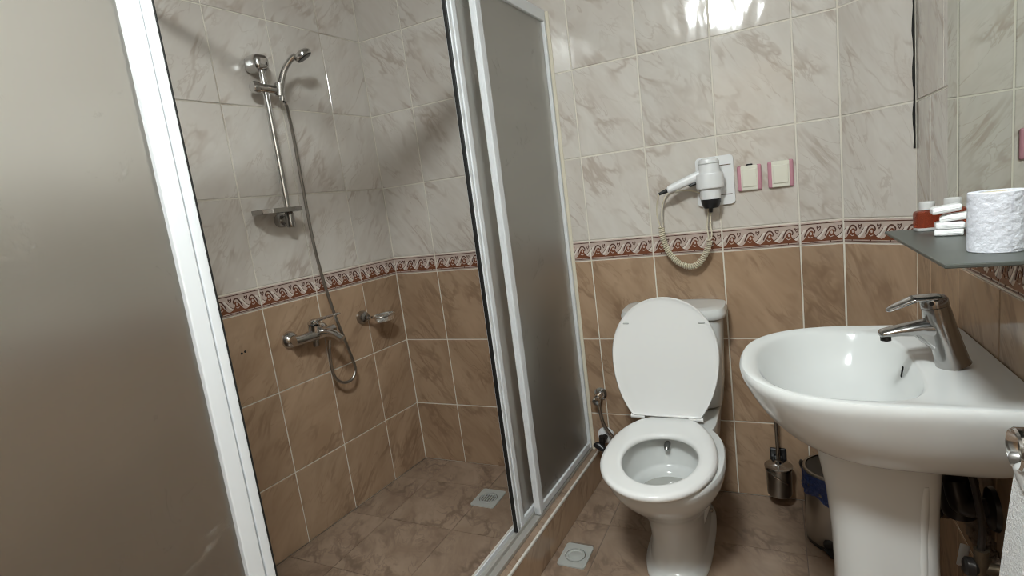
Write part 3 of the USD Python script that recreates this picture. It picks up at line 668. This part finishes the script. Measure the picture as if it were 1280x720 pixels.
for j in range(NV - 1):
    for i in (0, NU - 1): towel_f.append([idx(0, j, i), idx(1, j, i), idx(1, j + 1, i), idx(0, j + 1, i)])
tag(obj('hand_towel', tm((towel_v, towel_f)), 'towel', None, 50), 'white towel hanging from the chrome peg at the right edge', 'towel')

# ---------------------------------------------------------------- mirror and shelf
mi = thing('wall_mirror', 'large frameless wall mirror above the glass shelf', 'mirror')
MX, MY0, MY1, MZ0, MZ1 = 2.0145, -.545, -1.20, 1.088, 1.95
obj('backing', trimesh.creation.box(bounds=[[MX + .005, MY1 + .01, MZ0 + .01], [RX - .0005, MY0 - .012, MZ1 - .01]]), 'dark_metal', mi, False)
obj('mirror_glass', rbox(MX, MX + .005, MY1, MY0, MZ0, MZ1, .0012, 8), 'mirror_silver', mi, False)
SZ = 1.08; SX0, SY0, SY1 = 1.859, -.775, -1.207
gs = thing('glass_shelf', 'dark green glass shelf on the right wall below the mirror', 'shelf')
obj('shelf_glass', rbox(SX0, RX - .001, SY1, SY0, SZ - .006, SZ, .0015, 8), 'smoked_glass', gs, False)
for y in (SY0 - .09, SY1 + .09): obj('clip', cat(rbox(RX - .022, RX - .0005, y - .012, y + .012, SZ - .018, SZ + .008, .003)), 'chrome', gs)

tr_ = thing('toilet_roll', 'white toilet paper roll standing on the glass shelf', 'toilet paper', (1.940, -1.108, SZ))
prof = [(.019, .001), (.0308, .0), (.0319, .0012), (.0322, .04), (.0319, .0838), (.0308, .085), (.019, .0847)]
ro = lathe(prof + [(.0185, .083), (.0185, .004), (.019, .001)], 64); v = ro.vertices
obj('paper', ro, 'paper', tr_, 40)
obj('core', lathe([(.0172, .002), (.0183, .002), (.0183, .0835), (.0174, .0835), (.0174, .004)], 40), 'cord_cream', tr_)
fl_ = []
for j, z in enumerate(np.linspace(.005, .079, 8)): fl_.append([(( .0330 + .0005 * math.sin(j + t * 8)) * math.cos(t), (.0330 + .0005 * math.sin(j + t * 8)) * math.sin(t), z) for t in np.linspace(-1.3, -.35, 14)])
fa = np.array(fl_).reshape(-1, 3); ff = [[j * 14 + i, j * 14 + i + 1, (j + 1) * 14 + i + 1, (j + 1) * 14 + i] for j in range(7) for i in range(13)]
obj('loose_end', tm((fa, ff)), 'paper', tr_, True)

def bottle(label, x, y, liquid, s=1., rot=0):
    b = thing('shampoo_bottle', label, 'bottle', (x, y, SZ), rot)
    N = 40
    sq = lambda h, z: rrect(0, h, -h * .72, h * .72, z, 4.2, N)
    obj('base', loft([sq(.027 * s, .0004), sq(.029 * s, .002), sq(.029 * s, .009 * s)]), 'clear_cap', b)
    obj('body', loft([sq(.029 * s, .0092 * s), sq(.0295 * s, .02 * s), sq(.0295 * s, .048 * s), sq(.0275 * s, .053 * s), sq(.018 * s, .057 * s)]), liquid, b)
    obj('cap', lathe([(0, .057 * s), (.0175 * s, .0572 * s), (.018 * s, .06 * s), (.018 * s, .076 * s), (.0165 * s, .079 * s), (0, .0795 * s)], 30), 'clear_cap', b)
bottle('small bottle of red liquid soap standing left of the wrapped soaps', 1.922, -.81, 'red_soap_liquid', .70, 8)
bottle('pale capped bottle of red liquid soap hidden behind the wrapped soaps', 1.957, -.83, 'red_soap_liquid', .76, -6)
bottle('small dark bottle between the wrapped soaps and the paper roll', 1.985, -.93, 'dark_liquid', .56, 10)
def soap(label, x, y, z, rot, tilt):
    o = thing('wrapped_soap', label, 'soap', (x, y, z), rot, 'stack of wrapped hotel soaps')
    m = rbox(-.0205, .0205, -.018, .018, 0, .0118, .0036, 12); m = m.subdivide()
    rs = np.random.default_rng(int(abs(z * 1e5)))
    m.vertices[:, 2] += m.vertices[:, 0] * math.tan(tilt); m.vertices += .0002 * rs.standard_normal(m.vertices.shape)
    obj('wrapper', m, 'soap_wrap', o, 40)
    obj('seam', hull([((-.018, -.0178, .0055 - .018 * math.tan(tilt)), .0008), ((.018, -.0178, .0055 + .018 * math.tan(tilt)), .0008)], 8), 'soap_wrap', o)
soap('bottom soap of the white wrapped stack on the shelf', 1.934, -.905, SZ + .0004, -14, 0)
soap('second soap from the bottom of the white wrapped stack', 1.9345, -.905, SZ + .0124, -8, 0)
soap('second soap from the top of the white stack, pushed right', 1.943, -.903, SZ + .0262, -20, .10)
soap('topmost soap of the white wrapped stack, slightly tilted', 1.929, -.904, SZ + .0410, -4, .14)

# ---------------------------------------------------------------- hair dryer, switches on the back wall
hh = thing('dryer_holder', 'white wall plate with ring holding the hair dryer', 'hair dryer holder')
plate = sbox(1.412, 1.130, 1.538, 1.302).buffer(-.014).buffer(.014)
pm = extrude_wall(plate, .0006, .012); obj('wall_plate', BACK.mesh(pm), 'white_plastic', hh)
for z in (1.165, 1.268): obj('slot', BACK.mesh(trimesh.creation.box(bounds=[[1.49, .0118, z - .0015], [1.53, .0132, z + .0015]])), 'grout_dark', hh, False)
obj('screw', lathe([(0, 0), (.004, 0), (.0035, .0015), (0, .0015)], 12, (1.425, -.012, 1.16), (0, -1, 0)), 'grey_plastic', hh)
dx, dh = 1.462, .062
obj('ring', lathe([(.037, -.028), (.044, -.028), (.0465, -.022), (.0465, .018), (.044, .024), (.037, .024), (.037, -.028)], 40, (dx, -dh, 1.222)), 'white_plastic', hh)
obj('ring_arm', BACK.mesh(rbox(dx - .022, dx + .022, .008, .034, 1.198, 1.244, .004)), 'white_plastic', hh)
hd = thing('hair_dryer', 'white hotel hair dryer with black nozzle hanging in its wall holder', 'hair dryer')
obj('barrel', lathe([(0, .075), (.022, .075), (.031, .071), (.0345, .062), (.0345, .036), (.036, .03), (.0352, -.03), (.034, -.062), (.032, -.066), (0, -.066)], 40, (dx, -dh, 1.222)), 'white_plastic', hd)
obj('seam_ring', lathe([(.0343, .058), (.0352, .057), (.0352, .055), (.0343, .054)], 40, (dx, -dh, 1.222)), 'grey_plastic', hd)
obj('nozzle', lathe([(0, -.0655), (.033, -.0655), (.0325, -.078), (.026, -.094), (.023, -.097), (.019, -.09), (0, -.088)], 36, (dx, -dh, 1.222)), 'black_plastic', hd)
obj('handle', hull([((dx - .03, -dh - .004, 1.243), (.012, .014, .019)), ((dx - .135, -dh - .02, 1.207), (.010, .0125, .0145))], 20), 'white_plastic', hd)
obj('switch', hull([((dx - .062, -dh - .012, 1.212), (.010, .006, .006)), ((dx - .045, -dh - .010, 1.217), (.006, .006, .006))], 12), 'black_plastic', hd)
tail = np.array([dx - .172, -dh - .026, 1.194]); obj('strain_relief', tube([(dx - .14, -dh - .0205, 1.205), tail], [.0085, .0075, .005], 16), 'black_plastic', hd)
obj('plug', tube([(dx - .004, -.03, 1.142), (dx - .006, -.03, 1.108)], [.009, .008, .0065], 14), 'black_plastic', hd)
# coiled cord: thin leads and a helix along a hanging arc
arc = catmull([(1.281, -.045, 1.072), (1.284, -.045, 1.03), (1.300, -.045, .978), (1.335, -.045, .934), (1.378, -.045, .918), (1.412, -.045, .936), (1.436, -.045, .975), (1.447, -.045, 1.01)], 60)
seg = np.r_[0, np.cumsum(np.linalg.norm(np.diff(arc, axis=0), axis=1))]; NT = 44
s = np.linspace(0, seg[-1], NT * 14); core = np.stack([np.interp(s, seg, arc[:, k]) for k in range(3)], 1)
t_, U_, V_ = frames(core); ph = s / seg[-1] * NT * 2 * PI
helix = core + .0088 * (np.cos(ph)[:, None] * U_ + np.sin(ph)[:, None] * V_)
cd = obj('coiled_cord', tube(helix, .0027, 7), 'cord_cream', hd, True)
obj('lead', tube([tail, (1.278, -.075, 1.16), (1.272, -.06, 1.12), (1.278, -.05, 1.075)], .0024, 8, 10), 'cord_cream', hd)
obj('lead', tube([(1.285, -.046, 1.075), (1.286, -.035, 1.13), (1.296, -.02, 1.175), (1.315, -.012, 1.195), (1.34, -.01, 1.197), (1.4, -.03, 1.19), (1.44, -.035, 1.17)], .0024, 8, 10), 'cord_cream', hd)
obj('lead', tube([(1.447, -.046, 1.008), (1.455, -.04, 1.03), (1.452, -.034, 1.07), (dx - .006, -.03, 1.11)], .0024, 8, 10), 'cord_cream', hd)
obj('lead', tube([(1.444, -.04, 1.01), (1.44, -.03, 1.06), (1.447, -.025, 1.11), (1.45, -.02, 1.15)], .0024, 8, 10), 'cord_cream', hd)

def switch(name, label, cat_, x0, x1, z0, z1, key):
    t = thing(name, label, cat_); cx = (x0 + x1) / 2; w = x1 - x0
    for a, b in ((x0, x0 + w * .24), (x1 - w * .24, x1)): obj('side_frame', BACK.mesh(rbox(a, b, .0006, .012, z0, z1, .0058, 16)), 'pink_plastic', t)
    obj('frame', BACK.mesh(rbox(x0 + w * .14, x1 - w * .14, .0006, .0135, z0 + .001, z1 - .001, .004, 12)), 'cream_plastic', t)
    r = obj('rocker', BACK.mesh(rbox(x0 + w * .2, x1 - w * .2, .010, .0165, z0 + w * .17, z1 - w * .17, .0035, 12)), 'cream_plastic', t)
    if key:
        kx, kz = cx + .016, z0 + .026
        k = unary_union([Point(kx, kz + .006).buffer(.0028).difference(Point(kx, kz + .006).buffer(.0014)), LineString([(kx, kz + .004), (kx, kz - .004), (kx - .002, kz - .005)]).buffer(.0008)])
        obj('key_mark', BACK.mesh(extrude_wall(k, .0162, .0168)), 'grout_dark', r, False)
        obj('chipped_edge', BACK.mesh(rbox(cx - .01, cx + .012, .0006, .009, z1 - .003, z1 + .004, .002, 8)), 'gap', t)
switch('wall_switch', 'cream rocker switch with pink side frames nearest the hair dryer', 'switch', 1.548, 1.626, 1.168, 1.256, True)
switch('wall_switch', 'cream rocker switch with pink side frames farther from the hair dryer', 'switch', 1.645, 1.724, 1.168, 1.258, False)

# ---------------------------------------------------------------- toilet brush and pedal bin
tb = thing('toilet_brush', 'steel toilet brush in a wall mounted cup below the basin', 'toilet brush')
bx, bh, bz = 1.632, .062, .055
obj('wall_mount', BACK.mesh(rbox(bx - .028, bx + .028, .0005, .014, .15, .208, .006)), 'black_plastic', tb)
obj('bracket', BACK.mesh(rbox(bx - .014, bx + .014, .01, .03, .155, .185, .004)), 'black_plastic', tb)
obj('cup', lathe([(0, 0), (.038, 0), (.0415, .004), (.0425, .06), (.044, .108), (.042, .108), (.040, .06), (.038, .008), (0, .008)], 36, (bx, -bh, bz)), 'steel', tb)
obj('glass_ring', tube([(bx + .0455 * math.cos(t), -bh + .0455 * math.sin(t), bz + .1 - .035 * (1 - math.cos(t - 3.6))) for t in np.linspace(2.7, 5.4, 24)], .002, 8), 'chrome', tb)
obj('lid', lathe([(0, .128), (.012, .128), (.014, .122), (.040, .117), (.0475, .112), (.0475, .106), (0, .106)], 40, (bx, -bh, bz)), 'chrome_worn', tb)
obj('handle', tube([(bx, -bh, bz + .12), (bx - .002, -bh, .40)], .006, 14), 'steel', tb)

bi = thing('pedal_bin', 'steel pedal bin with blue bag beside the basin pedestal', 'waste bin', (1.800, -.215, 0))
R = .092
obj('body', lathe([(R - .001, .016), (R, .03), (R, .215), (R - .0015, .216), (R - .002, .03)], 48), 'steel', bi)
obj('base', lathe([(0, .0), (R - .004, .0), (R - .001, .004), (R - .001, .02), (0, .02)], 48), 'black_plastic', bi)
obj('rim', lathe([(R - .006, .252), (R + .002, .252), (R + .003, .256), (R + .001, .2605), (R - .006, .2605), (R - .006, .252)], 48), 'steel', bi)
obj('inner_bucket', lathe([(R - .01, .258), (R - .008, .258), (R - .009, .03), (0, .028), (0, .034), (R - .012, .036)], 48), 'black_plastic', bi)
a = np.linspace(0, 2 * PI, 72, endpoint=False); rg = np.random.default_rng(5); bag = []
for j, z in enumerate(np.linspace(.253, .168, 9)):
    w = R + .003 + .0035 * np.sin(a * 9 + j * .8) * (j / 8) + .002 * rg.standard_normal(72) * (j > 0)
    zz = z + (.014 * np.sin(a * 2 + .6) + .006 * np.sin(a * 5)) * (j / 8)
    bag.append(np.stack([w * np.cos(a), w * np.sin(a), zz], 1))
obj('bag', loft(bag, False, False), 'blue_bag', bi, True)
obj('hinge', hull([((-R - .004, .035, .245), (.008, .02, .01)), ((-R - .004, .035, .235), (.006, .016, .008))], 12), 'black_plastic', bi)
obj('pedal', cat(hull([((-.02, -R + .006, .012), (.026, .014, .010)), ((-.012, -R - .022, .010), (.02, .010, .008))], 14), hull([((-.022, -R + .010, .03), (.026, .012, .024)), ((.012, -R + .004, .03), (.02, .012, .022))], 14)), 'black_plastic', bi)
